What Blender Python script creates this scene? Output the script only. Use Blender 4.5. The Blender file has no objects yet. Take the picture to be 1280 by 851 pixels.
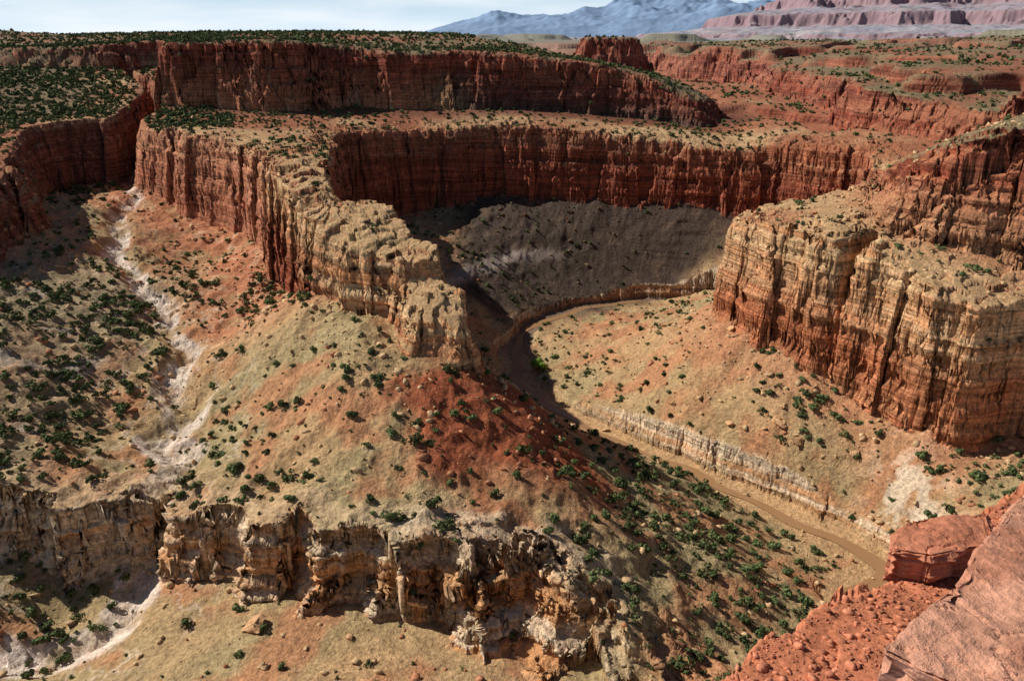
import bpy, math, time, bmesh
import numpy as np
from mathutils import Vector
Q=0.85
F=np.float32
# ---------- survey of the canyon: world metres (x east, y north, z up) ----------
D={}
D['bench']=[(-364,798,165),(-330,744,163),(-273,690,162),(-217,644,161),(-178,595,160),(-163,539,157),(-129,473,148),(-110,433,138),(-86,412,134),(-59,404,131),(-43,366,118),(-30,361,114),(-24,357,112),
 (-29,380,128),(-43,406,140),(-74,458,145),(-107,479,150),(-123,512,155),(-168,772,155),(-99,832,152),(0,828,156),(49,818,154),(95,803,151),(167,780,145),(240,755,140),(309,697,141),(297,629,140),(232,545,138),(166,535,132),(142,505,129),(163,458,134),(180,429,138),(208,442,137),(210,430,137),(194,416,135),(204,405,129),(214,375,121),(227,364,120),(252,370,121)]
D['upper']=[(-355,884,172),(-254,878,170),(-180,925,171),(-75,912,170),(0,912,170),(56,905,167),(112,905,162),(196,885,155)]
D['leftb']=[(-400,798,165),(-432,780,165),(-450,745,162)]
D['p7']=[(337,1587,162),(385,1371,160),(398,1134,158),(395,984,155),(363,799,152),(380,751,150),(417,711,150)]
D['p4']=[(253,510,146),(243,455,142),(249,430,141),(273,410,137)]
D['river']=[(154,296,0),(181,313,0),(166,334,1),(144,363,1),(117,385,2),(78,425,3),(32,472,4),(6,521,5),(0,581,6),(17,637,7),(58,677,8),(120,702,8),(182,695,8)]
D['stream']=[(-398,825,88),(-372,760,83),(-338,712,79),(-334,660,75),(-308,610,69),(-292,560,63),(-262,532,60),(-250,503,58),(-220,482,56),(-212,450,54),(-188,428,52),(-190,398,50),(-168,372,48),(-178,350,46),(-150,326,44),(-159,298,38),(-160,286,26),(-159,256,14),(-182,243,10)]
D['T']=[(-114,428,102),(-74,408,100),(-88,410,101),(-19,351,86),(-350,771,112),(-294,724,103),(-222,633,92),(-180,576,95),(-170,463,75),(-230,592,75),(-29,314,75),(17,288,58),(0,260,54),(30,242,47),(-61,252,60),(-70,305,72),(-112,278,57),(-141,291,52),(-82,357,92),(-126,362,68),(-161,361,50),
 (19,430,25),(41,323,45),(58,305,35),(90,367,18),(93,293,22),(66,248,25),(125,278,8),(62,227,25),(-237,417,72),(-221,362,59),(-208,308,58),(-290,421,90),(-254,353,72),(-217,288,58),(-330,548,105),(-350,528,110),(-446,787,99),(-494,760,100),
 (-100,805,66),(-17,805,80),(97,785,82),(172,755,80),(-40,690,46),(-26,603,20),(-16,550,11),(40,705,22),(105,727,28),(160,722,30),(37,566,12),(97,559,28),(136,482,60),(110,448,38),(165,429,54),(140,396,32),(178,377,32),(191,356,25),(210,332,35),(201,330,18),(225,314,38),(148,501,70),(180,431,64),(221,366,51),(230,356,43),(240,352,41),(208,397,48),(61,499,15),(177,355,10),(132,392,11),(78,428,12),(32,478,10),(90,660,13),(140,670,16),(60,640,11)]
D['S']=[(-58,242,32),(-150,278,25),(-104,242,30),(-94,211,33),(-12,230,30),(17,216,28),(-186,263,12),(-200,243,14),(-217,275,27),(66,248,25),(30,236,28),(125,278,8),(62,227,25)]
D['ledge']=[(-250,296),(-240,282),(-213,287),(-200,280),(-178,290),(-160,293),(-152,294),(-146,277),(-113,271),(-105,260),(-91,262),(-80,245),(-60,250),(-53,241),(-30,250),(-19,239),(8,247),(19,235),(32,237),(41,225),(52,226)]
def xy(l): return [(a[0],a[1]) for a in l]
# ---------- noise ----------
rng=np.random.default_rng(7)
_ang=rng.random((256,256)).astype(F)*6.2831853
GX=np.cos(_ang); GY=np.sin(_ang)
RA=rng.random((256,256)).astype(F); RB=rng.random((256,256)).astype(F); RC=rng.random((256,256)).astype(F)
def perl(x,y,s=0):
    x=x+F(s*17.37); y=y+F(s*9.71)
    fx0=np.floor(x); fy0=np.floor(y); fx=x-fx0; fy=y-fy0
    xi=fx0.astype(np.int32)&255; yi=fy0.astype(np.int32)&255
    x1=(xi+1)&255; y1=(yi+1)&255
    u=fx*fx*fx*(fx*(fx*6-15)+10); v=fy*fy*fy*(fy*(fy*6-15)+10)
    a=GX[xi,yi]*fx+GY[xi,yi]*fy
    b=GX[x1,yi]*(fx-1)+GY[x1,yi]*fy
    c=GX[xi,y1]*fx+GY[xi,y1]*(fy-1)
    d=GX[x1,y1]*(fx-1)+GY[x1,y1]*(fy-1)
    ab=a+(b-a)*u; cd=c+(d-c)*u
    return (ab+(cd-ab)*v)*F(1.5)
def fbm(x,y,L,o=3,s=0):
    r=0; a=1.0; t=0
    for i in range(o):
        r=r+F(a)*perl(x/F(L),y/F(L),s+i*3+1); t+=a; a*=.5; L*=.47
    return r/F(t)
def rid(x,y,L,o=2,s=0):
    r=0;a=1.0;t=0
    for i in range(o):
        r=r+F(a)*(1-2*np.abs(perl(x/F(L),y/F(L),s+i*5+2))); t+=a;a*=.5;L*=.45
    return r/F(t)
def cell(x,y,L,s=0):
    x=x/F(L)+F(s*13.1); y=y/F(L)+F(s*7.7)
    fx=np.floor(x); fy=np.floor(y); xi=fx.astype(np.int32); yi=fy.astype(np.int32)
    d1=np.full(x.shape,9,F); d2=np.full(x.shape,9,F); v=np.zeros(x.shape,F)
    for i in (-1,0,1):
        for j in (-1,0,1):
            a=(xi+i)&255; b=(yi+j)&255
            dx=fx+i+RA[a,b]-x; dy=fy+j+RB[a,b]-y; d=dx*dx+dy*dy
            m=d<d1
            d2=np.where(m,d1,np.minimum(d2,d)); v=np.where(m,RC[a,b],v); d1=np.where(m,d,d1)
    return v*2-1, np.sqrt(d2)-np.sqrt(d1)
def sm(t): t=np.clip(t,0,1); return t*t*(3-2*t)
def stp(v): return np.round(v*2.2)/2.2*.6+v*.4
# ---------- fields ----------
def tps(pts,lam=4.0):
    P=np.array(pts,float); n=len(P); sc=200.
    X=P[:,:2]/sc
    d2=((X[:,None]-X[None])**2).sum(-1)
    K=.5*d2*np.log(d2+1e-9)+np.eye(n)*lam*1e-3
    A=np.zeros((n+3,n+3)); A[:n,:n]=K; A[:n,n]=1; A[:n,n+1:]=X; A[n,:n]=1; A[n+1:,:n]=X.T
    w=np.linalg.solve(A,np.r_[P[:,2],0,0,0])
    def f(x,y):
        x=(x/sc).astype(F); y=(y/sc).astype(F)
        r=(w[n]+w[n+1]*x+w[n+2]*y).astype(F)
        for i in range(n):
            d2=(x-F(X[i,0]))**2+(y-F(X[i,1]))**2
            r+=F(.5*w[i])*d2*np.log(d2+F(1e-9))
        return r
    return f
def sdf(poly,x,y):
    n=len(poly); best=np.full(x.shape,1e12,F); ins=np.zeros(x.shape,bool)
    for i in range(n):
        ax,ay=poly[i]; bx,by=poly[(i+1)%n]
        ex,ey=bx-ax,by-ay; L=ex*ex+ey*ey+1e-9
        wx=x-F(ax); wy=y-F(ay)
        t=np.clip((wx*F(ex)+wy*F(ey))/F(L),0,1)
        best=np.minimum(best,(wx-t*F(ex))**2+(wy-t*F(ey))**2)
        if ay!=by:
            c=((ay>y)!=(by>y))&(x<F(ex)*(y-F(ay))/F(ey if ey else 1)+F(ax))
            ins^=c
    d=np.sqrt(best)
    return np.where(ins,d,-d)
def pline(pts,x,y):
    best=np.full(x.shape,1e12,F); z=np.zeros(x.shape,F)
    for i in range(len(pts)-1):
        ax,ay,az=pts[i]; bx,by,bz=pts[i+1]
        ex,ey=bx-ax,by-ay; L=ex*ex+ey*ey+1e-9
        wx=x-F(ax); wy=y-F(ay)
        t=np.clip((wx*F(ex)+wy*F(ey))/F(L),0,1)
        d=(wx-t*F(ex))**2+(wy-t*F(ey))**2
        m=d<best
        z=np.where(m,F(az)+t*F(bz-az),z); best=np.minimum(best,d)
    return np.sqrt(best),z
polyB=xy(D['bench'])+[(300,352),(330,250),(290,150),(200,40),(100,-60),(900,-60),(2500,400),(2500,4000),(-1500,4000),(-800,1500),(-500,1120),(-385,950),(-368,850)]
U=xy(D['upper'])
polyU=[(-1400,1150),(-900,1100),(-700,1120),(-587,1130),(-500,1190),(-440,1150),(-390,1000)]+U+[(215,910),(160,975),(90,1000),(20,1060),(-50,1170),(-90,1400),(-200,2500),(-2000,2500)]
L=xy(D['leftb'])
polyL=[(-405,860),L[0],L[1],L[2],(-425,690),(-388,620),(-356,560),(-345,500),(-375,420),(-460,330),(-600,200),(-1200,100),(-2500,400),(-2000,1600),(-700,1500),(-540,1130),(-430,960)]
p7=xy(D['p7'])
poly7=[(260,2600),(250,2000)]+p7+[(600,690),(900,600),(2000,600),(2500,2600)]
p4=xy(D['p4'])
poly4=[(266,530)]+p4+[(330,395),(370,300),(340,120),(260,20),(200,-60),(800,-60),(800,480),(420,560),(320,560)]
poly8=[(140,1480),(205,1470),(222,1530),(175,1560),(140,1530)]
polyS=[(-600,240),(-320,285)]+xy(D['ledge'])+[(60,215),(110,190),(160,100),(-100,-100),(-600,-100)]
river=[(190,150,-4),(170,220,-2),(160,262,-1)]+D['river']+[(215,655,8),(235,600,8)]
stream=[(-440,1080,110),(-395,950,100),(-384,860,94)]+D['stream']+[(-330,240,6)]
fT=tps(D['T']+[(-600,900,130),(-600,300,130),(420,420,70),(0,1150,110),(300,740,90),(0,120,70),(300,100,70),(-300,760,130),(250,590,60),(225,640,45),(182,640,35),(160,580,45),(-400,640,115)])
fS=tps(D['S']+[(-300,150,60),(0,140,60),(150,120,60),(300,250,50)])
Bb=D['bench']
fB=tps([Bb[i] for i in (0,2,4,6,7,9,10,12,13,15,17,18,19,20,22,24,25,26,28,29,31,34,36,38)]+D['upper']+D['p7']+D['p4']+[(-470,1050,190),(-600,1130,200),(600,1000,165),(0,1300,180),(150,1500,165),(500,300,150),(250,1600,165),(800,2500,185),(-800,1300,215)],8)
fU=tps([(-600,1130,226),(-900,1150,228),(-355,885,233),(-254,882,236),(-150,920,226),(-75,912,224),(0,912,223),(56,905,215),(112,905,207),(160,895,195),(196,880,179),(-200,1250,243),(-50,1150,238),(-450,1250,240),(60,990,218),(-600,1600,246),(-300,1900,243),(-900,2200,248),(200,2400,235)],4)
fL=tps([(-400,799,165),(-432,786,165),(-488,775,163),(-470,1000,188),(-600,1120,202),(-527,1010,190),(-700,1000,195),(-440,600,160),(-360,550,150),(-345,500,140),(-400,400,145),(-700,600,175),(-900,300,180)],4)
f7=tps([(p7[0][0],p7[0][1],212),(p7[1][0],p7[1][1],209),(p7[2][0],p7[2][1],203),(p7[3][0],p7[3][1],203),(p7[4][0],p7[4][1],199),(p7[5][0],p7[5][1],194),(p7[6][0],p7[6][1],190),(500,1400,214),(600,1000,212),(600,2000,224),(900,800,214)],4)
f4=tps([(253,508,168),(243,455,182),(249,430,193),(273,410,200),(300,430,208),(320,520,190),(400,500,205),(380,280,212),(400,100,215)],4)
names=['T','S','B','U','L','7','4','dB','dU','dL','d7','d4','d8','dS','dr','zr','ds','zs']
A0,A1=math.radians(-50),math.radians(50); R0,R1=58.,34000.
NA=420; NR=1500
ca=np.linspace(A0,A1,NA).astype(F); cl=np.linspace(math.log(R0),math.log(R1),NR).astype(F)
AA,LL=np.meshgrid(ca,cl); RR=np.exp(LL); CX=RR*np.sin(AA); CY=RR*np.cos(AA)
kk=int((RR[:,0]<3200).sum())+1
def nf(f):
    o=np.zeros(CX.shape,F); o[:kk]=f(CX[:kk],CY[:kk]); o[kk:]=o[kk-1][None]; return o
fields=[nf(f) for f in (fT,fS,fB,fU,fL,f7,f4)]
for p in (polyB,polyU,polyL,poly7,poly4,poly8,polyS): fields.append(nf(lambda x,y:sdf(p,x,y)))
for pl in (river,stream):
    a=np.zeros(CX.shape,F); b=np.zeros(CX.shape,F)
    a[:kk],b[:kk]=pline(pl,CX[:kk],CY[:kk]); a[kk:]=9999
    fields+= [a,b]
fields=np.stack(fields,-1)
def sample(x,y):
    a=np.arctan2(x,y); l=np.log(np.hypot(x,y))
    i=np.clip((l-cl[0])/(cl[-1]-cl[0])*(NR-1),0,NR-1.001); j=np.clip((a-ca[0])/(ca[-1]-ca[0])*(NA-1),0,NA-1.001)
    i0=i.astype(np.int32); j0=j.astype(np.int32); fi=(i-i0).astype(F); fj=(j-j0).astype(F)
    out={}
    for k,n in enumerate(names):
        f=fields[...,k]
        out[n]=(f[i0,j0]*(1-fi)+f[i0+1,j0]*fi)*(1-fj)+(f[i0,j0+1]*(1-fi)+f[i0+1,j0+1]*fi)*fj
    return out
pk=([0,.07,.14,.38,.46,.56,.66,.80,.88,1],[0,.05,.18,.5,.53,.72,.75,.92,.94,1])
pk2=([0,.1,.16,.32,.38,.5,.6,.68,.78,.84,.95,1],[0,.2,.22,.42,.44,.6,.63,.82,.84,.95,.97,1])
pled=([0,.12,.28,.42,.58,.72,.88,1],[0,.3,.33,.6,.64,.88,.91,1])
def prof(t,k): return np.interp(np.clip(t,0,1),k[0],k[1]).astype(F)
def height(x,y,info=False):
    x=x.astype(F); y=y.astype(F)
    g=sample(x,y); r=np.hypot(x,y)
    wx=x+2.5*perl(x/14,y/14,140); wy=y+2.5*perl(x/14,y/14,141)
    c0,e0=cell(wx,wy,30,3); c1,e1=cell(wx,wy,13,1); c2,e2=cell(wx,wy,6,2)
    n60=fbm(x,y,70,2,1); r18=rid(x,y,22,2,4); n25=fbm(x,y,28,3,12)
    r5=rid(x,y,6.5,2,9)
    blk=3.4*c0+1.5*c1+.5*c2-1.8*sm(1-e0/.06)-.8*sm(1-e1/.09)
    rough=fbm(x,y,7,3,20); gul=rid(x,y,45,3,30)
    lowm=np.exp(-np.maximum(g['dr']-8,0)/30)
    T=g['T']+ (3.4*gul+3.0*n25+1.0*rid(x,y,13,2,33))*(1-lowm)+.9*rough
    S=g['S']+1.5*n25+.7*rough
    endk=sm((x+40)/30)
    dS=g['dS']+3.5*n25+1.6*r18+(1.1+.9*endk)*blk+endk*1.6*c2+.6*r5
    fade=np.clip((g['T']-g['S']-2)/20,0,1)
    tS=1-prof((dS+8)/(10+13*endk),pled)
    T=T+endk*np.exp(-(np.abs(g['dS'])/15)**2)*(3.5*c1+2.2*c2+1.5)
    h=S+(T-S)*tS
    clS=((dS>-8)&(dS<3+13*endk)).astype(F)*fade
    ds=g['ds']+4*n25
    h=np.where(ds<24, h-5.0*sm(1-ds/13.)+.8*c2*sm(1-ds/12.),h)
    wr=12-4.5*sm((y-570)/50)
    dr=g['dr']+3.0*n25+.5*blk+(12-wr)
    tr=prof((dr-12)/5,pled)
    bed=g['zr']+.25*rough+ .8*sm((dr-6)/6)
    hr=bed+(np.maximum(h,bed)-bed)*tr
    h=np.where(dr<20,hr,h)
    clR=((dr>11.5)&(dr<18)).astype(F)*np.clip((h-bed)/6,0,1)
    cur=h
    tops=fbm(x,y,60,3,40)
    def layer(cur,top,d,w,k):
        t=prof((d+w)/w,k)
        c=((d>-w)&(d<1)).astype(F)*np.clip((top-cur)/12,0,1)
        return cur+np.maximum(top-cur,0)*t, c, t
    bp=7*n60*sm((g['dB']+60)/60)*sm((r-520)/80+ .1)+1.4*r18+.4*r5+blk
    tier=10*prof((fbm(x,y,170,3,71)+.02)/.07,pk)*sm((x-210)/60)*sm((y-640)/60)
    finm=sm(-(x+8)/10)*sm((560-y)/20)
    stepped=1.8*c2*sm((40-g['dB'])/30)+1.8*c1*finm
    stepped=stepped+finm*(2.5-9*sm((397-y)/5)-8*np.exp(-((y-497-.25*x)/7)**2)-5*np.exp(-((y-548)/5)**2))
    topB=g['B']+2.0*tops+.5*rough+2.0*sm(g['dB']/25)-1+stepped+tier
    wB=15-6*sm((590-y)/40)
    hB,cB,tB=layer(cur,topB,g['dB']+bp,wB,pk)
    topL=g['L']+3*tops+.5*rough
    hL,cL,tL=layer(cur,topL,g['dL']+bp,16,pk)
    h=np.maximum(hB,hL)
    topU=g['U']+2.5*tops+.6*rough+c2*sm((30-g['dU'])/30)
    b2=2.4*r18+1.7*blk
    hU,cU,tU=layer(h,topU,g['dU']+14*n60+b2,24,pk2)
    tier7=15*prof((fbm(x,y,230,3,75)+.0)/.06,pk2)-5
    h7,c7,t7=layer(h,g['7']+3*tops+.6*rough+tier7,g['d7']+50*fbm(x,y,170,3,51)+4*r18+1.5*blk,26,pk2)
    h4,c4,t4=layer(h,g['4']+3*tops+.6*rough+c2,g['d4']+5*n60+b2,28,pk2)
    h8,c8,t8=layer(h,237+2*c1,g['d8']+6*r18+1.5*blk,38,pk2)
    h=np.maximum(np.maximum(hU,h7),np.maximum(h4,h8))
    cu=np.maximum(np.maximum(cU,c7),np.maximum(c4,c8))
    m=fbm(x,y,1500,4,60); m2=rid(x,y,700,3,66)
    base=165+25*m
    ter=base+45*prof((m+.25*m2+.02)/.10,pk2)+35*prof((m*.6-.3*m2-.12)/.10,pk2)
    ter=ter-np.clip((r-4000)/20000,0,1)*60
    far=sm((r-1750)/900)
    h=h*(1-far)+ter*far
    nearr=sm((88-r)/32)
    h=h+(np.maximum(150-h,0))*nearr
    if not info: return h
    return h,dict(g=g,n25=n25,r18=r18,rough=rough,gul=gul,clS=clS,clR=clR,cB=cB*(h<topB+3),cL=cL,cu=cu,dr=dr,ds=ds,tS=tS,tB=tB,tL=tL,tU=np.maximum(np.maximum(tU,t7),np.maximum(t4,t8)),far=far,tops=tops,dS=dS,m=m,r=r,c1=c1,c2=c2,c0=c0)
# ---------- adaptive polar grid: rows are packed on the cliffs ----------
NC=int(2300*Q); NRW=int(1900*Q)
ha=height(CX,CY)
dh=np.abs(np.diff(ha,axis=0)); drr=np.diff(RR,axis=0); rm=.5*(RR[1:]+RR[:-1])
dens=(0.55*drr+1.15*dh)/rm + 0.0022
dens=dens*np.where(rm<200,.35,1)*np.where(rm>1500,.8,1)
kw=7; pad=np.pad(dens,((0,0),(kw//2,kw//2)),mode='edge'); dens=sum(pad[:,i:i+NA] for i in range(kw))/kw
cum=np.vstack([np.zeros((1,NA)),np.cumsum(dens,0)]); cum/=cum[-1:]
tt=np.linspace(0,1,NRW)
rc=np.stack([np.interp(tt,cum[:,j],RR[:,j].astype(float)) for j in range(NA)],1)
fa=np.linspace(0,NA-1,NC); j0=np.minimum(fa.astype(int),NA-2); fj=fa-j0
R=(rc[:,j0]*(1-fj)+rc[:,j0+1]*fj)
AZ=np.linspace(A0,A1,NC)[None,:]
X=(R*np.sin(AZ)).astype(F); Y=(R*np.cos(AZ)).astype(F)
Z,I=height(X,Y,True)
def normals(X,Y,Z):
    a=[np.gradient(v,axis=0) for v in (X,Y,Z)]; b=[np.gradient(v,axis=1) for v in (X,Y,Z)]
    n=[b[1]*a[2]-b[2]*a[1], b[2]*a[0]-b[0]*a[2], b[0]*a[1]-b[1]*a[0]]
    l=np.sqrt(n[0]**2+n[1]**2+n[2]**2)+1e-9
    s=np.sign(n[2]); s[s==0]=1
    return [v/l*s for v in n]
nx,ny,nz=normals(X,Y,Z)
steep=sm((.72-nz)/.35)
hn=np.hypot(nx,ny)+1e-6
lat=X*.8+Y*.6
amp=np.where(I['cu']>.3,2.2,1.6)*(1+.6*I['clS'])*steep*np.clip(1-I['far'],0,1)
sh=amp*(1.2*stp(perl(Z/4.8,lat/160,80))+.9*stp(perl(Z/2.1,lat/70,83))+.35*perl(X/3+Z/9,Y/3,85))
X2=X+sh*nx/hn; Y2=Y+sh*ny/hn
nx,ny,nz=normals(X2,Y2,Z); steep=sm((.75-nz)/.3)
# ---------- rock and soil colours, some shade and haze painted in ----------
def C(*c): return np.array(c,F)
def mix(a,b,t): return a+(b-a)*t[...,None]
def full(c): return np.broadcast_to(c,X.shape+(3,)).astype(F)
g=I['g']
cn=fbm(X,Y,90,3,90); cn2=fbm(X,Y,12,3,93); cn3=fbm(X,Y,30,3,97); cn4=fbm(X,Y,55,3,99)
tan=C(.54,.33,.165); grn=C(.41,.315,.16); cream=C(.84,.65,.45); sand=C(.58,.36,.18)
col=full(tan)
col=mix(col,full(grn),sm(.5+cn*1.2))
col=mix(col,full(C(.51,.215,.105)),sm(cn3*2.4+cn4*1.6+.18+.5*I['gul']-.2)*.7)
dist_red=np.exp(-((X+5)**2+(Y-330)**2)/(2*40**2))
col=mix(col,full(C(.33,.09,.04)),np.clip(sm((dist_red-.32)*2.5+cn3*.8)*.95,0,1))
apr=sm((g['dB']+95)/60)*sm((Y-400)/60)*sm((-60-X)/60)
col=mix(col,full(C(.53,.21,.105)),np.clip(apr*.95*sm(.8+cn3*1.5+.5*I['gul']),0,1))
col=mix(col,full(C(.60,.42,.27)),apr*sm(cn2*3+I['gul']-.9)*.6)
apr2=sm((g['dB']+50)/35)*sm(X/60)
col=mix(col,full(C(.54,.26,.135)),apr2*.75)
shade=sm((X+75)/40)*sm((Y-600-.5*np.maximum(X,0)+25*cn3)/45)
col=mix(col,full(C(.075,.053,.04)),shade*.97)  # dark talus rock, with the far wall's shade painted into the colour
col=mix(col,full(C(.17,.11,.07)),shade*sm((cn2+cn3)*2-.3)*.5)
outc=sm(1-np.abs(Z-44-3*cn3)/6)*sm((X+90)/30)*sm((60-X)/40)*sm((Y-600)/40)*(g['dB']<-20)
col=mix(col,full(C(.42,.34,.28)),outc*.85)
westg=sm((-200-X)/40)*sm((560-Y)/80)
col=mix(col,full(C(.38,.29,.18)),westg*.6)
col=mix(col,full(C(.50,.46,.39)),westg*sm((cn3+.0)*4-.9)*.6)
wid=8.5+5*sm((430-Y)/60)
col=mix(col,full(C(.78,.64,.52)),sm((wid-I['ds'])/4)*sm(.9+cn2*1.5)*sm(.9+cn3*2.4)*(Y<760))
side=sm(1-np.abs(cn3+.25*cn2)/.05)*sm((48-I['ds'])/20)*sm((620-Y)/60)
col=mix(col,full(C(.70,.55,.42)),side*.55)
pal=mix(full(cream),full(C(.74,.37,.16)),sm(.30+1.6*perl(Z/4,lat/200,101)+.5*cn3+.12*I['c2']))
lowc=np.maximum(I['clS'],I['clR'])*np.maximum(steep,I['clS']*.8)
col=mix(col,pal,np.clip(lowc,0,1))
ledtop=np.exp(-((I['dS']+14)/7)**2)*sm((g['T']-g['S']-8)/10)
col=mix(col,full(C(.62,.43,.25)),ledtop*.7)
ctl=sm((X+70)/40)*ledtop
col=mix(col,full(C(.68,.55,.40)),ctl*.4)
slick=np.exp(-(((X-198)/12)**2+((Y-338)/22)**2))
col=mix(col,full(C(.70,.56,.40)),np.clip(slick*1.6,0,1)*sm(.5+cn2*4)*.85)
bend=sm((Y-560)/50)
col=mix(col,mix(full(sand),full(C(.22,.15,.10)),bend),sm((13.5-I['dr'])/2.5))
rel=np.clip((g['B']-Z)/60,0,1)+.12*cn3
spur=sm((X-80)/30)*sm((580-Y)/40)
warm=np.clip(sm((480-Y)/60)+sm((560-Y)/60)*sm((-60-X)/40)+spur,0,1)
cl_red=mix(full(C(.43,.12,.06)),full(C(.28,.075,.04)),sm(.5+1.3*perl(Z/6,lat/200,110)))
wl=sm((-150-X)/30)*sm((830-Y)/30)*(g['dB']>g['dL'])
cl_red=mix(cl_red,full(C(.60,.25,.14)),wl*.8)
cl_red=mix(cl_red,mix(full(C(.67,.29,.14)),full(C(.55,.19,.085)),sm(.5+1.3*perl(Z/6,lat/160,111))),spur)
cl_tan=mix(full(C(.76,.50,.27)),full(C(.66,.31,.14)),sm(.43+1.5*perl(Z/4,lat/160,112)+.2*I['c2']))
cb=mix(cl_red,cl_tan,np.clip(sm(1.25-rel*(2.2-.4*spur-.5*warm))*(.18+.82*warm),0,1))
cb=mix(cb,full(C(.24,.09,.055)),sm((g['dL']-g['dB'])/6)*(I['cL']>0))  # left cliff faces away from the sun; its shade is put into the colour
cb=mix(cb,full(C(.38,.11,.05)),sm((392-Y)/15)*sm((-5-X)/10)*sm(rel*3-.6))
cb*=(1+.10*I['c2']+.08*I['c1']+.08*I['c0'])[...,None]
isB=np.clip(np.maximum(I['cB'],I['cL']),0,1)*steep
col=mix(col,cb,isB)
tBL=np.maximum(I['tB'],I['tL'])
topm=np.clip(tBL,0,1)*(1-steep)*(tBL>.75)
tc=mix(full(C(.56,.36,.185)),full(C(.39,.15,.075)),sm(.5+cn*1.5+.7*sm((g['dB']-30)/40)-.6*warm))
tc=mix(tc,full(C(.19,.07,.04)),sm((g['dU']+75)/40)*.9)  # dark red slope under the upper cliff, with that cliff's shadow painted in
tc=mix(tc,full(C(.20,.155,.085)),sm((g['dL']-15)/50)*(g['dL']>g['dB'])*.8)
tc=mix(tc,full(C(.46,.15,.075)),sm((g['d4']+50)/40)*.85)
tc=mix(tc,full(C(.41,.145,.08)),sm((g['d7']+90)/80)*.8)
col=mix(col,tc,topm)
uc=mix(full(C(.35,.085,.042)),full(C(.18,.05,.03)),sm(.5+1.6*perl(Z/4,lat/250,120)))
uc=mix(uc,full(C(.48,.18,.095)),sm((perl(Z/6,lat/160,125)-.1)*4)*.6)
iu=np.clip(I['tU']*1.5,0,1)
col=mix(col,uc,np.maximum(iu,((X>210)&(Y>640))*(g['dB']>10))*steep)
ut=mix(full(C(.24,.185,.10)),full(C(.35,.13,.07)),sm(.4+cn*1.5))
col=mix(col,ut,(I['tU']>.9)*(1-steep))
fc=mix(full(C(.38,.17,.105)),full(C(.23,.21,.13)),sm(.5+2*I['m']))
fc=mix(fc,full(C(.36,.12,.075)),steep)
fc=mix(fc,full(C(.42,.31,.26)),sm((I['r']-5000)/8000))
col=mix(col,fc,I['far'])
col*= (1+.24*cn2+.15*I['rough'])[...,None]
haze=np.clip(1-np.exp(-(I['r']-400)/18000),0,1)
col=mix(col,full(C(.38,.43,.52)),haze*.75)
col=np.clip(col,.01,.9)
def link(ob): bpy.context.scene.collection.objects.link(ob); return ob
def raw_mesh(name,V,q,col=None):
    me=bpy.data.meshes.new(name)
    me.vertices.add(len(V)); me.vertices.foreach_set('co',V.astype(F).ravel())
    me.loops.add(q.size); me.loops.foreach_set('vertex_index',q.astype(np.int32).ravel())
    me.polygons.add(len(q)); me.polygons.foreach_set('loop_start',np.arange(0,q.size,q.shape[1],dtype=np.int32))
    me.update(calc_edges=True)
    if col is not None:
        a=me.color_attributes.new('tint','FLOAT_COLOR','POINT')
        c=np.ones((len(V),4),F); c[:,:3]=col.reshape(-1,3); a.data.foreach_set('color',c.ravel())
    return link(bpy.data.objects.new(name,me))
def grid_mesh(name,X,Y,Z,col=None):
    nr,nc=X.shape
    idx=np.arange(nr*nc,dtype=np.int32).reshape(nr,nc)
    q=np.stack([idx[:-1,:-1],idx[:-1,1:],idx[1:,1:],idx[1:,:-1]],-1).reshape(-1,4)
    return raw_mesh(name,np.stack([X,Y,Z],-1).reshape(-1,3),q,col)
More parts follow.
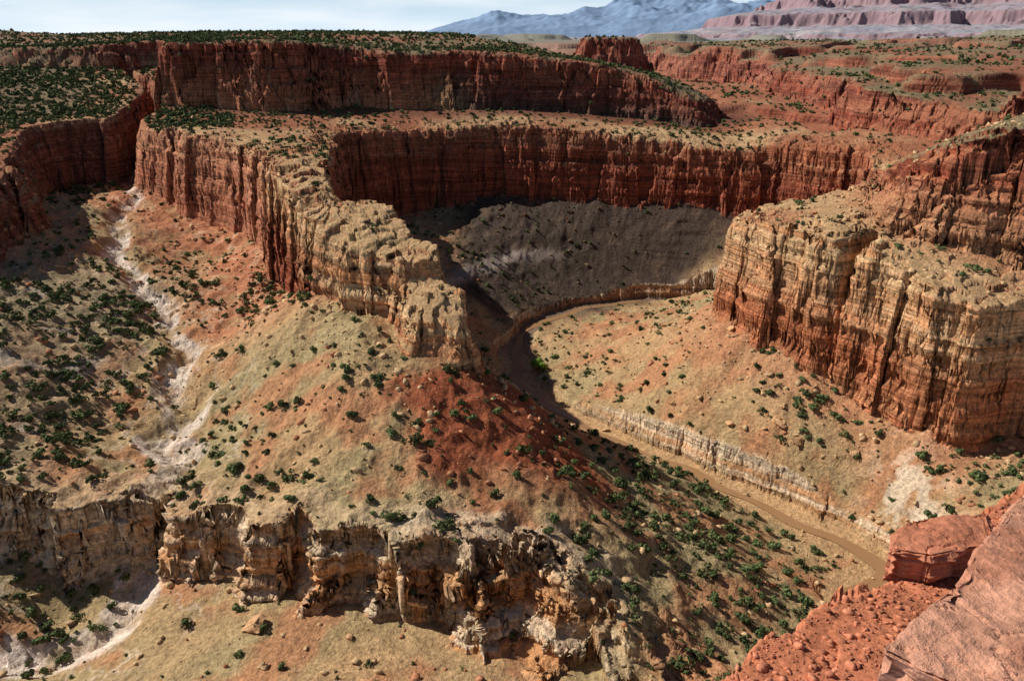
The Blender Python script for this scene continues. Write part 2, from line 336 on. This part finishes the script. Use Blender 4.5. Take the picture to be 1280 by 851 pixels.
# ---------- materials ----------
def rock_mat(name,sc=1.0,bump=1.0,strata=True,lo=.52,hi=1.42):
    m=bpy.data.materials.new(name); m.use_nodes=True; nt=m.node_tree; N=nt.nodes; Lk=nt.links
    b=N['Principled BSDF']; b.inputs['Roughness'].default_value=.93; b.inputs['Specular IOR Level'].default_value=.12
    tc=N.new('ShaderNodeNewGeometry')
    a=N.new('ShaderNodeAttribute'); a.attribute_name='tint'; cs=a.outputs['Color']
    def noise(vec,scale,det,rough=.6):
        n=N.new('ShaderNodeTexNoise'); n.inputs['Scale'].default_value=scale; n.inputs['Detail'].default_value=det; n.inputs['Roughness'].default_value=rough
        Lk.new(vec,n.inputs['Vector']); return n.outputs['Fac']
    n1=noise(tc.outputs['Position'],.5*sc,4,.75)
    def mapn(s,det,r):
        mp=N.new('ShaderNodeMapping'); mp.inputs['Scale'].default_value=s; Lk.new(tc.outputs['Position'],mp.inputs['Vector']); return noise(mp.outputs[0],1.0,det,r)
    def mr(v,a0,a1,b0,b1):
        r=N.new('ShaderNodeMapRange'); r.inputs['From Min'].default_value=a0; r.inputs['From Max'].default_value=a1; r.inputs['To Min'].default_value=b0; r.inputs['To Max'].default_value=b1; Lk.new(v,r.inputs['Value']); return r.outputs[0]
    def math_(op,x,y):
        q=N.new('ShaderNodeMath'); q.operation=op
        for k,v in enumerate((x,y)):
            if isinstance(v,(int,float)): q.inputs[k].default_value=v
            else: Lk.new(v,q.inputs[k])
        return q.outputs[0]
    f1=mr(n1,.3,.7,lo,hi)
    if strata:
        n2=mapn((.02*sc,.02*sc,.6*sc),4,.7); n3=mapn((.25*sc,.25*sc,.03*sc),2,.6)
        sx=N.new('ShaderNodeSeparateXYZ'); Lk.new(tc.outputs['Normal'],sx.inputs[0])
        st=mr(sx.outputs['Z'],.75,.35,0,1)
        ss=math_('MULTIPLY',mr(n2,.35,.65,.52,1.38),mr(n3,.35,.65,.84,1.12))
        mm=N.new('ShaderNodeMix'); mm.data_type='FLOAT'; Lk.new(st,mm.inputs[0]); mm.inputs[2].default_value=1.0; Lk.new(ss,mm.inputs[3])
        ff=math_('MULTIPLY',f1,mm.outputs[0])
        hsum=math_('ADD',math_('MULTIPLY',n1,1.7), math_('MULTIPLY',math_('ADD',math_('MULTIPLY',n2,2.8),math_('MULTIPLY',n3,.8)),st))
    else: ff=f1; hsum=n1
    vm=N.new('ShaderNodeVectorMath'); vm.operation='SCALE'; Lk.new(cs,vm.inputs[0]); Lk.new(ff,vm.inputs['Scale'])
    Lk.new(vm.outputs[0],b.inputs['Base Color'])
    bp=N.new('ShaderNodeBump'); bp.inputs['Strength'].default_value=.9*bump; bp.inputs['Distance'].default_value=1.0/sc; Lk.new(hsum,bp.inputs['Height'])
    Lk.new(bp.outputs[0],b.inputs['Normal'])
    return m
def flat_attr_mat(name,rough=.8,scale=2.0,lo=.7,hi=1.3):
    m=bpy.data.materials.new(name); m.use_nodes=True; nt=m.node_tree; b=nt.nodes['Principled BSDF']
    b.inputs['Roughness'].default_value=rough; b.inputs['Specular IOR Level'].default_value=.1
    a=nt.nodes.new('ShaderNodeAttribute'); a.attribute_name='tint'
    n=nt.nodes.new('ShaderNodeTexNoise'); n.inputs['Scale'].default_value=scale
    r=nt.nodes.new('ShaderNodeMapRange'); r.inputs['To Min'].default_value=lo; r.inputs['To Max'].default_value=hi; nt.links.new(n.outputs['Fac'],r.inputs['Value'])
    g_=nt.nodes.new('ShaderNodeNewGeometry'); nt.links.new(g_.outputs['Position'],n.inputs['Vector'])
    v=nt.nodes.new('ShaderNodeVectorMath'); v.operation='SCALE'; nt.links.new(a.outputs['Color'],v.inputs[0]); nt.links.new(r.outputs[0],v.inputs['Scale'])
    nt.links.new(v.outputs[0],b.inputs['Base Color']); return m
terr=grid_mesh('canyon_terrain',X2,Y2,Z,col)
rockm=rock_mat('canyon_rock'); terr.data.materials.append(rockm)
# ---------- creek ----------
def ribbon(name,pts,w,dz):
    P=np.array(pts,float); seg=np.r_[0,np.cumsum(np.hypot(*np.diff(P[:,:2],axis=0).T))]
    s=np.arange(0,seg[-1],3.0); c=[np.interp(s,seg,P[:,k]) for k in range(3)]
    for k in range(2):
        for _ in range(4): c[k][1:-1]=(c[k][:-2]+c[k][1:-1]*2+c[k][2:])/4
    dx=np.gradient(c[0]);dy=np.gradient(c[1]);l=np.hypot(dx,dy)+1e-6
    off=2.5*np.sin(s/17)+1.2*np.sin(s/7.3+1)
    ww=w*(1+.25*np.sin(s/23)+.15*np.sin(s/9))
    a=(c[0]+(off-ww)*(-dy/l),c[1]+(off-ww)*(dx/l)); b=(c[0]+(off+ww)*(-dy/l),c[1]+(off+ww)*(dx/l))
    return grid_mesh(name,np.stack([a[0],b[0]],1),np.stack([a[1],b[1]],1),np.stack([c[2]+dz]*2,1))
wat=ribbon('creek_water',river,3.6,.45)
wm=bpy.data.materials.new('muddy_water'); wm.use_nodes=True; b=wm.node_tree.nodes['Principled BSDF']; b.inputs['Base Color'].default_value=(.34,.19,.09,1); b.inputs['Roughness'].default_value=.25
nn=wm.node_tree.nodes.new('ShaderNodeTexNoise'); nn.inputs['Scale'].default_value=1.2; bb=wm.node_tree.nodes.new('ShaderNodeBump'); bb.inputs['Strength'].default_value=.15; wm.node_tree.links.new(nn.outputs['Fac'],bb.inputs['Height']); wm.node_tree.links.new(bb.outputs[0],b.inputs['Normal'])
wat.data.materials.append(wm)
# ---------- vegetation and boulders ----------
def scatter(n,rmin,rmax,seed,az0=-42,az1=42):
    r_=np.random.default_rng(seed)
    a=np.radians(r_.uniform(az0,az1,n)); r=np.sqrt(r_.uniform(rmin**2,rmax**2,n))
    return (r*np.sin(a)).astype(F),(r*np.cos(a)).astype(F),r_
def slope_at(x,y,h):
    e=1.5; hx=height(x+F(e),y); hy=height(x,y+F(e)); return np.hypot((hx-h)/e,(hy-h)/e)
def crown(n,seed,size,green=(.10,.13,.048)):
    r_=np.random.default_rng(seed)
    k=6; cc=r_.normal(size=(k,3))*[.34,.34,.16]+[0,0,.55]; cr=r_.uniform(.36,.52,k)
    w=r_.integers(0,k,n)
    d=r_.normal(size=(n,3)); d[:,2]=np.abs(d[:,2])*.9-.25; d/=np.linalg.norm(d,axis=1)[:,None]
    p=cc[w]+d*cr[w][:,None]*r_.uniform(.75,1,n)[:,None]
    p[:,2]=np.maximum(p[:,2],.06)
    u=r_.normal(size=(n,3)); u-=d*(u*d).sum(1)[:,None]*.85; u/=np.linalg.norm(u,axis=1)[:,None]
    v=np.cross(d,u)
    s=size*r_.uniform(.7,1.3,n)[:,None]
    V=np.stack([p-u*s-v*s*.6,p+u*s-v*s*.6,p+v*s],1).reshape(-1,3)
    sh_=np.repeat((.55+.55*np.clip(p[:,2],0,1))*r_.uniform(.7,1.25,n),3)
    tv=[];tb=[]
    def limb(a,b_,ra,rb):
        base=len(V)+len(tv)
        for (q,rr) in ((a,ra),(b_,rb)):
            for i in range(3):
                t=i*2.094; tv.append([q[0]+rr*math.cos(t),q[1]+rr*math.sin(t),q[2]])
        for i in range(3):
            j=(i+1)%3; tb.append([base+i,base+j,base+3+i]); tb.append([base+j,base+3+j,base+3+i])
    limb((0,0,-.15),(.03,.02,.45),.09,.05)
    for c_ in cc[:3]: limb((.02,.01,.25),tuple(c_),.045,.02)
    Fc=np.vstack([np.arange(len(V)).reshape(-1,3),np.array(tb)])
    colr=np.vstack([sh_[:,None]*np.array(green),np.tile([.12,.08,.05],(len(tv),1))])
    return np.vstack([V,np.array(tv)]),Fc,colr
def build_instances(name,vars_,x,y,z,s,r_,tilt=0,colvar=.3,sq=None,tintmul=None):
    Vs=[];Fs=[];Cs=[];off=0
    vi=r_.integers(0,len(vars_),len(x))
    for k,(V,Fc,Cc) in enumerate(vars_):
        m=np.where(vi==k)[0]
        if len(m)==0: continue
        a=r_.uniform(0,6.283,len(m)); ca_,sa=np.cos(a),np.sin(a)
        sc=s[m][:,None]*np.ones((1,3))
        if sq is not None: sc=sc*r_.uniform(sq[0],sq[1],(len(m),3))
        P=V[None]*sc[:,None,:]
        if tilt:
            t=r_.uniform(-tilt,tilt,len(m)); ct,st_=np.cos(t)[:,None],np.sin(t)[:,None]
            P=np.stack([P[...,0],P[...,1]*ct-P[...,2]*st_,P[...,1]*st_+P[...,2]*ct],-1)
        px=P[...,0]*ca_[:,None]-P[...,1]*sa[:,None]+x[m][:,None]
        py=P[...,0]*sa[:,None]+P[...,1]*ca_[:,None]+y[m][:,None]
        pz=P[...,2]+z[m][:,None]
        Vs.append(np.stack([px,py,pz],-1).reshape(-1,3))
        Fs.append((Fc[None]+(np.arange(len(m))*len(V))[:,None,None]+off).reshape(-1,Fc.shape[1])); off+=len(m)*len(V)
        cm=Cc[None]*(1+colvar*r_.uniform(-1,1,(len(m),1,1)))
        if tintmul is not None: cm=cm*tintmul[m][:,None,:]
        Cs.append(cm.reshape(-1,3))
    return raw_mesh(name,np.vstack(Vs),np.vstack(Fs),np.clip(np.vstack(Cs),0.005,.9))
def shrubs(name,n,rmin,rmax,seed,leaves,lsize,nv,smin,smax,az0=-42,az1=42):
    x,y,r_=scatter(n,rmin,rmax,seed,az0,az1)
    h,I2=height(x,y,True); sl=slope_at(x,y,h); g2=I2['g']
    den=.12+.5*sm(.4+fbm(x,y,80,2,200)*1.6)
    west=sm((-190-x)/30)*sm((600-y)/60)
    den=den+.9*west*sm(.6+fbm(x,y,40,2,205))
    east=sm((x-20)/40)*sm((420-y)/60)*(I2['dr']>14); den=den+.35*east
    top=((I2['tB']>.98)|(I2['tL']>.98)|(I2['tU']>.98)); den=np.where(top,.3+.8*sm(.5+fbm(x,y,120,2,210)*1.5),den)
    den=np.where((g2['dL']>15)&(y>700),.85,den); den=np.where((I2['tU']>.98)&(x<50),1.0,den)
    den=np.where((I2['tB']>.5)&(y<560)&(x<0),.03,den)
    den=np.where((I2['tB']>.5)&(x>80)&(y<560),.10,den)
    den=np.where((g2['dB']>0)&(x>200)&(y>560),den*.55,den)
    den=np.where(sl>.8,den*.08,den); den=np.where(I2['dr']<14,0,den); den=np.where(I2['ds']<4,0,den)
    south=(I2['dS']>4)&(y<330)&(x<60); den=np.where(south,.05+.5*sm((-150-x)/30),den)
    keep=r_.random(n)<den
    x,y,h=x[keep],y[keep],h[keep]
    s=smin+(smax-smin)*r_.random(len(x))**2.2
    return build_instances(name,[crown(leaves,seed*10+i,lsize) for i in range(nv)],x,y,h-.1*s,s,r_,colvar=.4,sq=(.8,1.2))
leafm=flat_attr_mat('juniper_foliage')
for args in (('juniper_shrubs',11000,200,560,11,150,.19,8,.7,3.5),('pinyon_shrubs',11000,560,1000,12,50,.3,5,1.0,3.2),('distant_shrubs',17000,900,1900,13,16,.5,4,1.5,3.6),('plateau_shrubs',7500,770,1350,14,24,.42,4,1.5,3.6,-42,-19)):
    o=shrubs(*args); o.data.materials.append(leafm)
ct=(np.array([20.],F),np.array([541.],F))
o=build_instances('cottonwood_tree',[crown(900,991,.085,(.20,.33,.05))],ct[0],ct[1],height(*ct)-.3,np.array([7.0]),np.random.default_rng(1),colvar=0); o.data.materials.append(leafm)
def rockvar(seed,sub=2):
    bm=bmesh.new(); bmesh.ops.create_icosphere(bm,subdivisions=sub,radius=1)
    V=np.array([v.co[:] for v in bm.verts]); Fc=np.array([[v.index for v in f.verts] for f in bm.faces]); bm.free()
    r_=np.random.default_rng(seed)
    for _ in range(10):
        d=r_.normal(size=3); d/=np.linalg.norm(d); lim=r_.uniform(.3,.65)
        p=V@d; V=V-np.maximum(p-lim,0)[:,None]*d
    V+=r_.normal(size=V.shape)*.04; V*=[1.3,1.0,.8]
    return V,Fc,np.ones((len(V),3))
def rocks(name,n,rmin,rmax,seed,sub,smin,smax,pw):
    x,y,r_=scatter(n,rmin,rmax,seed); h,I2=height(x,y,True); sl=slope_at(x,y,h)
    den=.2+.6*sm((I2['g']['dB']+80)/60)+.4*sm(fbm(x,y,50,2,300)*2)
    den=np.where((I2['tB']>.5)&(y>520),.1,den); den=np.where((I2['tB']>.5)&(y<520)&(x<0),.05,den); den=np.where(sl>1.2,.0,den); den=np.where(I2['dr']<11,.15,den)
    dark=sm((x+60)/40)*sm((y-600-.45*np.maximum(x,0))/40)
    k=r_.random(n)<den; x,y,h,dark=x[k],y[k],h[k],dark[k]
    s=smin+(smax-smin)*r_.random(len(x))**pw
    t=fbm(x,y,40,2,310); base=np.where((t>.15)[:,None],np.array([[.50,.22,.115]]),np.array([[.58,.39,.21]]))
    base=base*(1-.7*dark[:,None])  # boulders on the dark talus take the same painted shade
    return build_instances(name,[rockvar(seed*7+i,sub) for i in range(6)],x,y,h+.1*s,s,r_,tilt=.5,colvar=.2,sq=(.65,1.35),tintmul=base)
bm_=rock_mat('boulder_rock',sc=2.0,bump=.7,strata=False)
for a in (('talus_boulders',26000,200,600,21,1,.3,3.0,9),('distant_boulders',7000,600,900,22,1,.7,3.6,7)):
    o=rocks(*a); o.data.materials.append(bm_)
bx=np.array([150,158,128,141,170,112,60,-97,-60,184,100],F); by=np.array([398,386,412,478,408,470,452,238,232,372,440],F); bs=np.array([5.0,4.6,3.6,3.4,3.2,2.8,2.4,6,2.3,3.2,2.2])
o=build_instances('fallen_boulders',[rockvar(77+i,3) for i in range(5)],bx,by,height(bx,by)+.2*bs,bs,np.random.default_rng(3),tilt=.5,colvar=.15,sq=(.7,1.2),tintmul=np.tile([.60,.35,.18],(len(bx),1))); o.data.materials.append(bm_)
# ---------- distant mountains ----------
farm=flat_attr_mat('hazy_rock',.95,.004,.8,1.2)
def mountains(name,a0,a1,r0,r1,na,nr,f):
    a=np.radians(np.linspace(a0,a1,na))[None]; r=np.linspace(r0,r1,nr)[:,None]
    x=(r*np.sin(a)).astype(F); y=(r*np.cos(a)).astype(F); z,c=f(x,y,np.degrees(a),r)
    o=grid_mesh(name,x,y,z,c); o.data.materials.append(farm); return o
def full2(z,c): return np.broadcast_to(np.array(c,F),z.shape+(3,)).copy()
def blue(x,y,a,r):
    env=np.interp(a,[-9,-6.5,-3,-1,1,3,6,8,11,14,20,30,45],[0,.2,.5,.72,.62,.65,.8,1.0,1.0,1.1,1.1,1.2,1.1])+0*r
    k=np.sin(np.clip((r-23000)/9000,0,1)*math.pi)**.8
    z=60+env*k*1350*(.68+.25*rid(x,y,5200,2,400)+.18*rid(x,y,1500,3,405)).astype(F)
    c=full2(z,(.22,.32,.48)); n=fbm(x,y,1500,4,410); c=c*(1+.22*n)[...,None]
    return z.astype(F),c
def mesas(x,y,a,r):
    env=np.interp(a,[2,7,12,16,20,25,30,36,45],[0,.12,.35,.62,.8,.95,1.05,1.1,1.1])+0*r
    k=sm((r-9000)/7500)
    t=env*(k*.8+.25*rid(x,y,2600,2,420)*k+.22*rid(x,y,800,4,425)*k)
    z=90+900*(.62*t+.16*sm((t-.42)/.05)+.14*sm((t-.70)/.05)+.06*sm((t-.2)/.03))+25*fbm(x,y,200,3,426)
    gz=np.hypot(np.gradient(z,axis=0)/(r[1,0]-r[0,0]),np.gradient(z,axis=1)/(r*math.radians(45/(z.shape[1]-1))))
    c=full2(z,(.31,.30,.35)); m=fbm(x,y,700,4,440)
    c=c+(np.array([.36,.31,.33])-c)*sm(.5+1.5*m)[...,None]
    c=c+(np.array([.31,.21,.23])-c)*sm(gz*1.6-.3)[...,None]
    c=c+(np.array([.24,.29,.32])-c)*(sm((fbm(x,y,400,3,450))*3)*.7*(gz<.4))[...,None]
    c=c+(np.array([.50,.46,.46])-c)*(sm((fbm(x,y,500,3,460)-.15)*4)*.6*(t<.4))[...,None]
    return z.astype(F),np.clip(c,0,.9).astype(F)
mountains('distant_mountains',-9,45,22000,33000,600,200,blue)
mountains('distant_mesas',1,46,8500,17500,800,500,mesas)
# ---------- overlook rim ----------
gx=np.linspace(-1,15,760); gy=np.linspace(0,16,760); OX,OY=np.meshgrid(gx,gy); OX=OX.astype(F);OY=OY.astype(F)
edge=[(-1.5,-3),(-.6,3.2),(0,4.2),(.9,5.1),(1.7,5.85),(3.2,7.05),(4.75,8.25),(6.6,9.8),(8.6,11.4),(12,13.2),(17,15.5),(40,16),(40,-20),(-1.5,-20)]
de=sdf(edge,OX,OY)+.18*fbm(OX,OY,1.8,3,500)
cg,eg=cell(OX,OY,.55,60); cg2,eg2=cell(OX,OY,.12,61)
de=de+.10*cg+.04*cg2
top=234.25+.14*fbm(OX,OY,2.2,3,510)+.035*cg*sm(fbm(OX,OY,1.5,2,517)*3+.2)+.012*cg2+.008*fbm(OX,OY,.1,2,515)-.28*(OX*.3+OY*.35-2)
OZ=np.where(de>0,top,top-sm(-de/.25)*.6-np.maximum(-de-.1,0)*5+.15*cg)
OZ=np.maximum(OZ,165)
oc=np.broadcast_to(C(.54,.195,.10),OX.shape+(3,)).copy(); oc*=(1+.25*fbm(OX,OY,.6,3,530)+.14*cg2)[...,None]
ov=grid_mesh('overlook_rim',OX,OY,OZ,oc.astype(F)); ovm=rock_mat('overlook_gravel',sc=34,bump=.4,strata=False,lo=.62,hi=1.3); ov.data.materials.append(ovm)
slabm=rock_mat('sandstone_slab',sc=16,bump=.5,strata=True,lo=.68,hi=1.26)
def slab(name,pts,ztop,th,seed,tiltx=0,tilty=0,c=(.60,.30,.195),rg=1.0):
    bm=bmesh.new(); vs=[bm.verts.new((p[0],p[1],ztop+tiltx*(p[0]-pts[0][0])+tilty*(p[1]-pts[0][1]))) for p in pts]
    f=bm.faces.new(vs); r=bmesh.ops.extrude_face_region(bm,geom=[f])
    for v in r['geom']:
        if isinstance(v,bmesh.types.BMVert): v.co.z-=th
    bmesh.ops.recalc_face_normals(bm,faces=bm.faces)
    bmesh.ops.bevel(bm,geom=bm.edges[:],offset=.02,segments=2,affect='EDGES')
    bmesh.ops.triangulate(bm,faces=bm.faces)
    for _ in range(8):
        e=[e for e in bm.edges if e.calc_length()>.045]
        if not e: break
        bmesh.ops.subdivide_edges(bm,edges=e,cuts=1)
        bmesh.ops.triangulate(bm,faces=[f for f in bm.faces if len(f.verts)>3])
    bm.normal_update()
    co=np.array([v.co[:] for v in bm.verts]).astype(F); no=np.array([v.normal[:] for v in bm.verts])
    side=(np.abs(no[:,2])<.6)
    cc1,ce1=cell(co[:,0]+.1*perl(co[:,0]/.3,co[:,1]/.3,3),co[:,1]+.1*perl(co[:,0]/.3,co[:,1]/.3,4),.7,seed%50)
    d=rg*(.03*perl(co[:,0]/.6+co[:,2]*2,co[:,1]/.6,seed)+.012*perl(co[:,0]/.12,co[:,1]/.12,seed+5)+.03*stp(perl(co[:,0]/.8,co[:,1]/.8,seed+8))-.02*sm(1-ce1/.05)+side*(.05*stp(perl(co[:,2]/.07,(co[:,0]+co[:,1])/.9,seed+3))+.07*perl((co[:,0]-co[:,1])/.25,co[:,2]/.4,seed+4)))
    co2=co+no*d[:,None]
    for v,q in zip(bm.verts,co2): v.co=q
    me=bpy.data.meshes.new(name); bm.to_mesh(me); bm.free()
    tv=(1+.34*fbm(co[:,0],co[:,1]+co[:,2],.6,4,seed))
    cc=np.ones((len(me.vertices),4),F); cc[:,:3]=np.array(c)*tv[:,None]
    cc[:,:3]+=(np.array([.42,.15,.08])-cc[:,:3])*(sm(fbm(co[:,0],co[:,1],.9,3,seed+11)*3+.1)*.5)[:,None]
    a=me.color_attributes.new('tint','FLOAT_COLOR','POINT'); a.data.foreach_set('color',cc.ravel())
    ob=link(bpy.data.objects.new(name,me)); ob.data.materials.append(slabm); return ob
slab('red_sandstone_slab',[(2.1,3.55),(2.9,4.25),(4.3,5.7),(6.2,4.6),(3.6,2.2)],236.75,.34,600,tiltx=-.08,tilty=-.04)
slab('red_sandstone_block',[(4.75,8.3),(5.3,8.95),(6.45,9.1),(6.2,8.45),(5.2,8.15)],234.0,.5,610,c=(.54,.21,.12),rg=1.3)
r_=np.random.default_rng(5); n=42000
gx_=r_.uniform(0,11,n).astype(F); gy_=r_.uniform(2,13,n).astype(F)
ix=((gx_+1)/16*759).astype(int); iy=((gy_)/16*759).astype(int); gz_=OZ[iy,ix]; k=de[iy,ix]>-.05
s=(.010+.065*r_.random(n)**6)
o=build_instances('gravel_stones',[rockvar(900+i,1) for i in range(6)],gx_[k],gy_[k],gz_[k]+.004,s[k],r_,tilt=.6,colvar=.35,sq=(.5,1.4),tintmul=np.tile([.56,.215,.12],(int(k.sum()),1)))
o.data.materials.append(ovm)
# ---------- sun, sky, camera ----------
el=math.radians(41); az=math.atan2(-.945,.325)
sl_=bpy.data.lights.new('sun','SUN'); sl_.energy=5.0; sl_.angle=math.radians(.5); sl_.color=(1,.94,.85)
so=link(bpy.data.objects.new('sun',sl_))
dv=Vector((math.cos(el)*math.sin(az),math.cos(el)*math.cos(az),math.sin(el)))
so.rotation_euler=dv.to_track_quat('Z','Y').to_euler(); so.location=(0,0,600)
w=bpy.data.worlds.new('World'); bpy.context.scene.world=w; w.use_nodes=True; nt=w.node_tree
bg=nt.nodes['Background']; sky=nt.nodes.new('ShaderNodeTexSky'); sky.sky_type='NISHITA'; sky.sun_disc=False
sky.sun_elevation=el; sky.sun_rotation=az; sky.air_density=1.0; sky.dust_density=.6; sky.altitude=1800; sky.ozone_density=2.0
tcw=nt.nodes.new('ShaderNodeTexCoord'); mpw=nt.nodes.new('ShaderNodeMapping'); mpw.inputs['Scale'].default_value=(2.2,2.2,14)
nt.links.new(tcw.outputs['Generated'],mpw.inputs['Vector'])
nz_=nt.nodes.new('ShaderNodeTexNoise'); nz_.inputs['Scale'].default_value=1.6; nz_.inputs['Detail'].default_value=6; nt.links.new(mpw.outputs[0],nz_.inputs['Vector'])
rp=nt.nodes.new('ShaderNodeMapRange'); rp.inputs['From Min'].default_value=.42; rp.inputs['From Max'].default_value=.66; rp.inputs['To Min'].default_value=.15; rp.inputs['To Max'].default_value=.9; nt.links.new(nz_.outputs['Fac'],rp.inputs['Value'])
sxw=nt.nodes.new('ShaderNodeSeparateXYZ'); nt.links.new(tcw.outputs['Generated'],sxw.inputs[0])
hz=nt.nodes.new('ShaderNodeMapRange'); hz.inputs['From Min'].default_value=.0; hz.inputs['From Max'].default_value=.2; hz.inputs['To Min'].default_value=1; hz.inputs['To Max'].default_value=.0; nt.links.new(sxw.outputs['Z'],hz.inputs['Value'])
mlt=nt.nodes.new('ShaderNodeMath'); mlt.operation='MULTIPLY'; nt.links.new(rp.outputs[0],mlt.inputs[0]); nt.links.new(hz.outputs[0],mlt.inputs[1])
bl=nt.nodes.new('ShaderNodeMix'); bl.data_type='RGBA'; bl.blend_type='MIX'; nt.links.new(hz.outputs[0],bl.inputs[0]); nt.links.new(sky.outputs[0],bl.inputs[6]); bl.inputs[7].default_value=(12,16,19.5,1)
cl_=nt.nodes.new('ShaderNodeMix'); cl_.data_type='RGBA'; nt.links.new(mlt.outputs[0],cl_.inputs[0]); nt.links.new(bl.outputs[2],cl_.inputs[6]); cl_.inputs[7].default_value=(20,20.5,21,1)
nt.links.new(cl_.outputs[2],bg.inputs[0]); bg.inputs[1].default_value=.05
cd=bpy.data.cameras.new('camera'); co_=link(bpy.data.objects.new('camera',cd))
co_.location=(0,0,240); co_.rotation_euler=(math.radians(90-21.1),0,0)
cd.sensor_width=36; cd.lens=36*985/1280; cd.clip_start=.3; cd.clip_end=80000
bpy.context.scene.camera=co_
sc=bpy.context.scene; sc.view_settings.view_transform='Standard'; sc.view_settings.look='None'; sc.view_settings.exposure=0
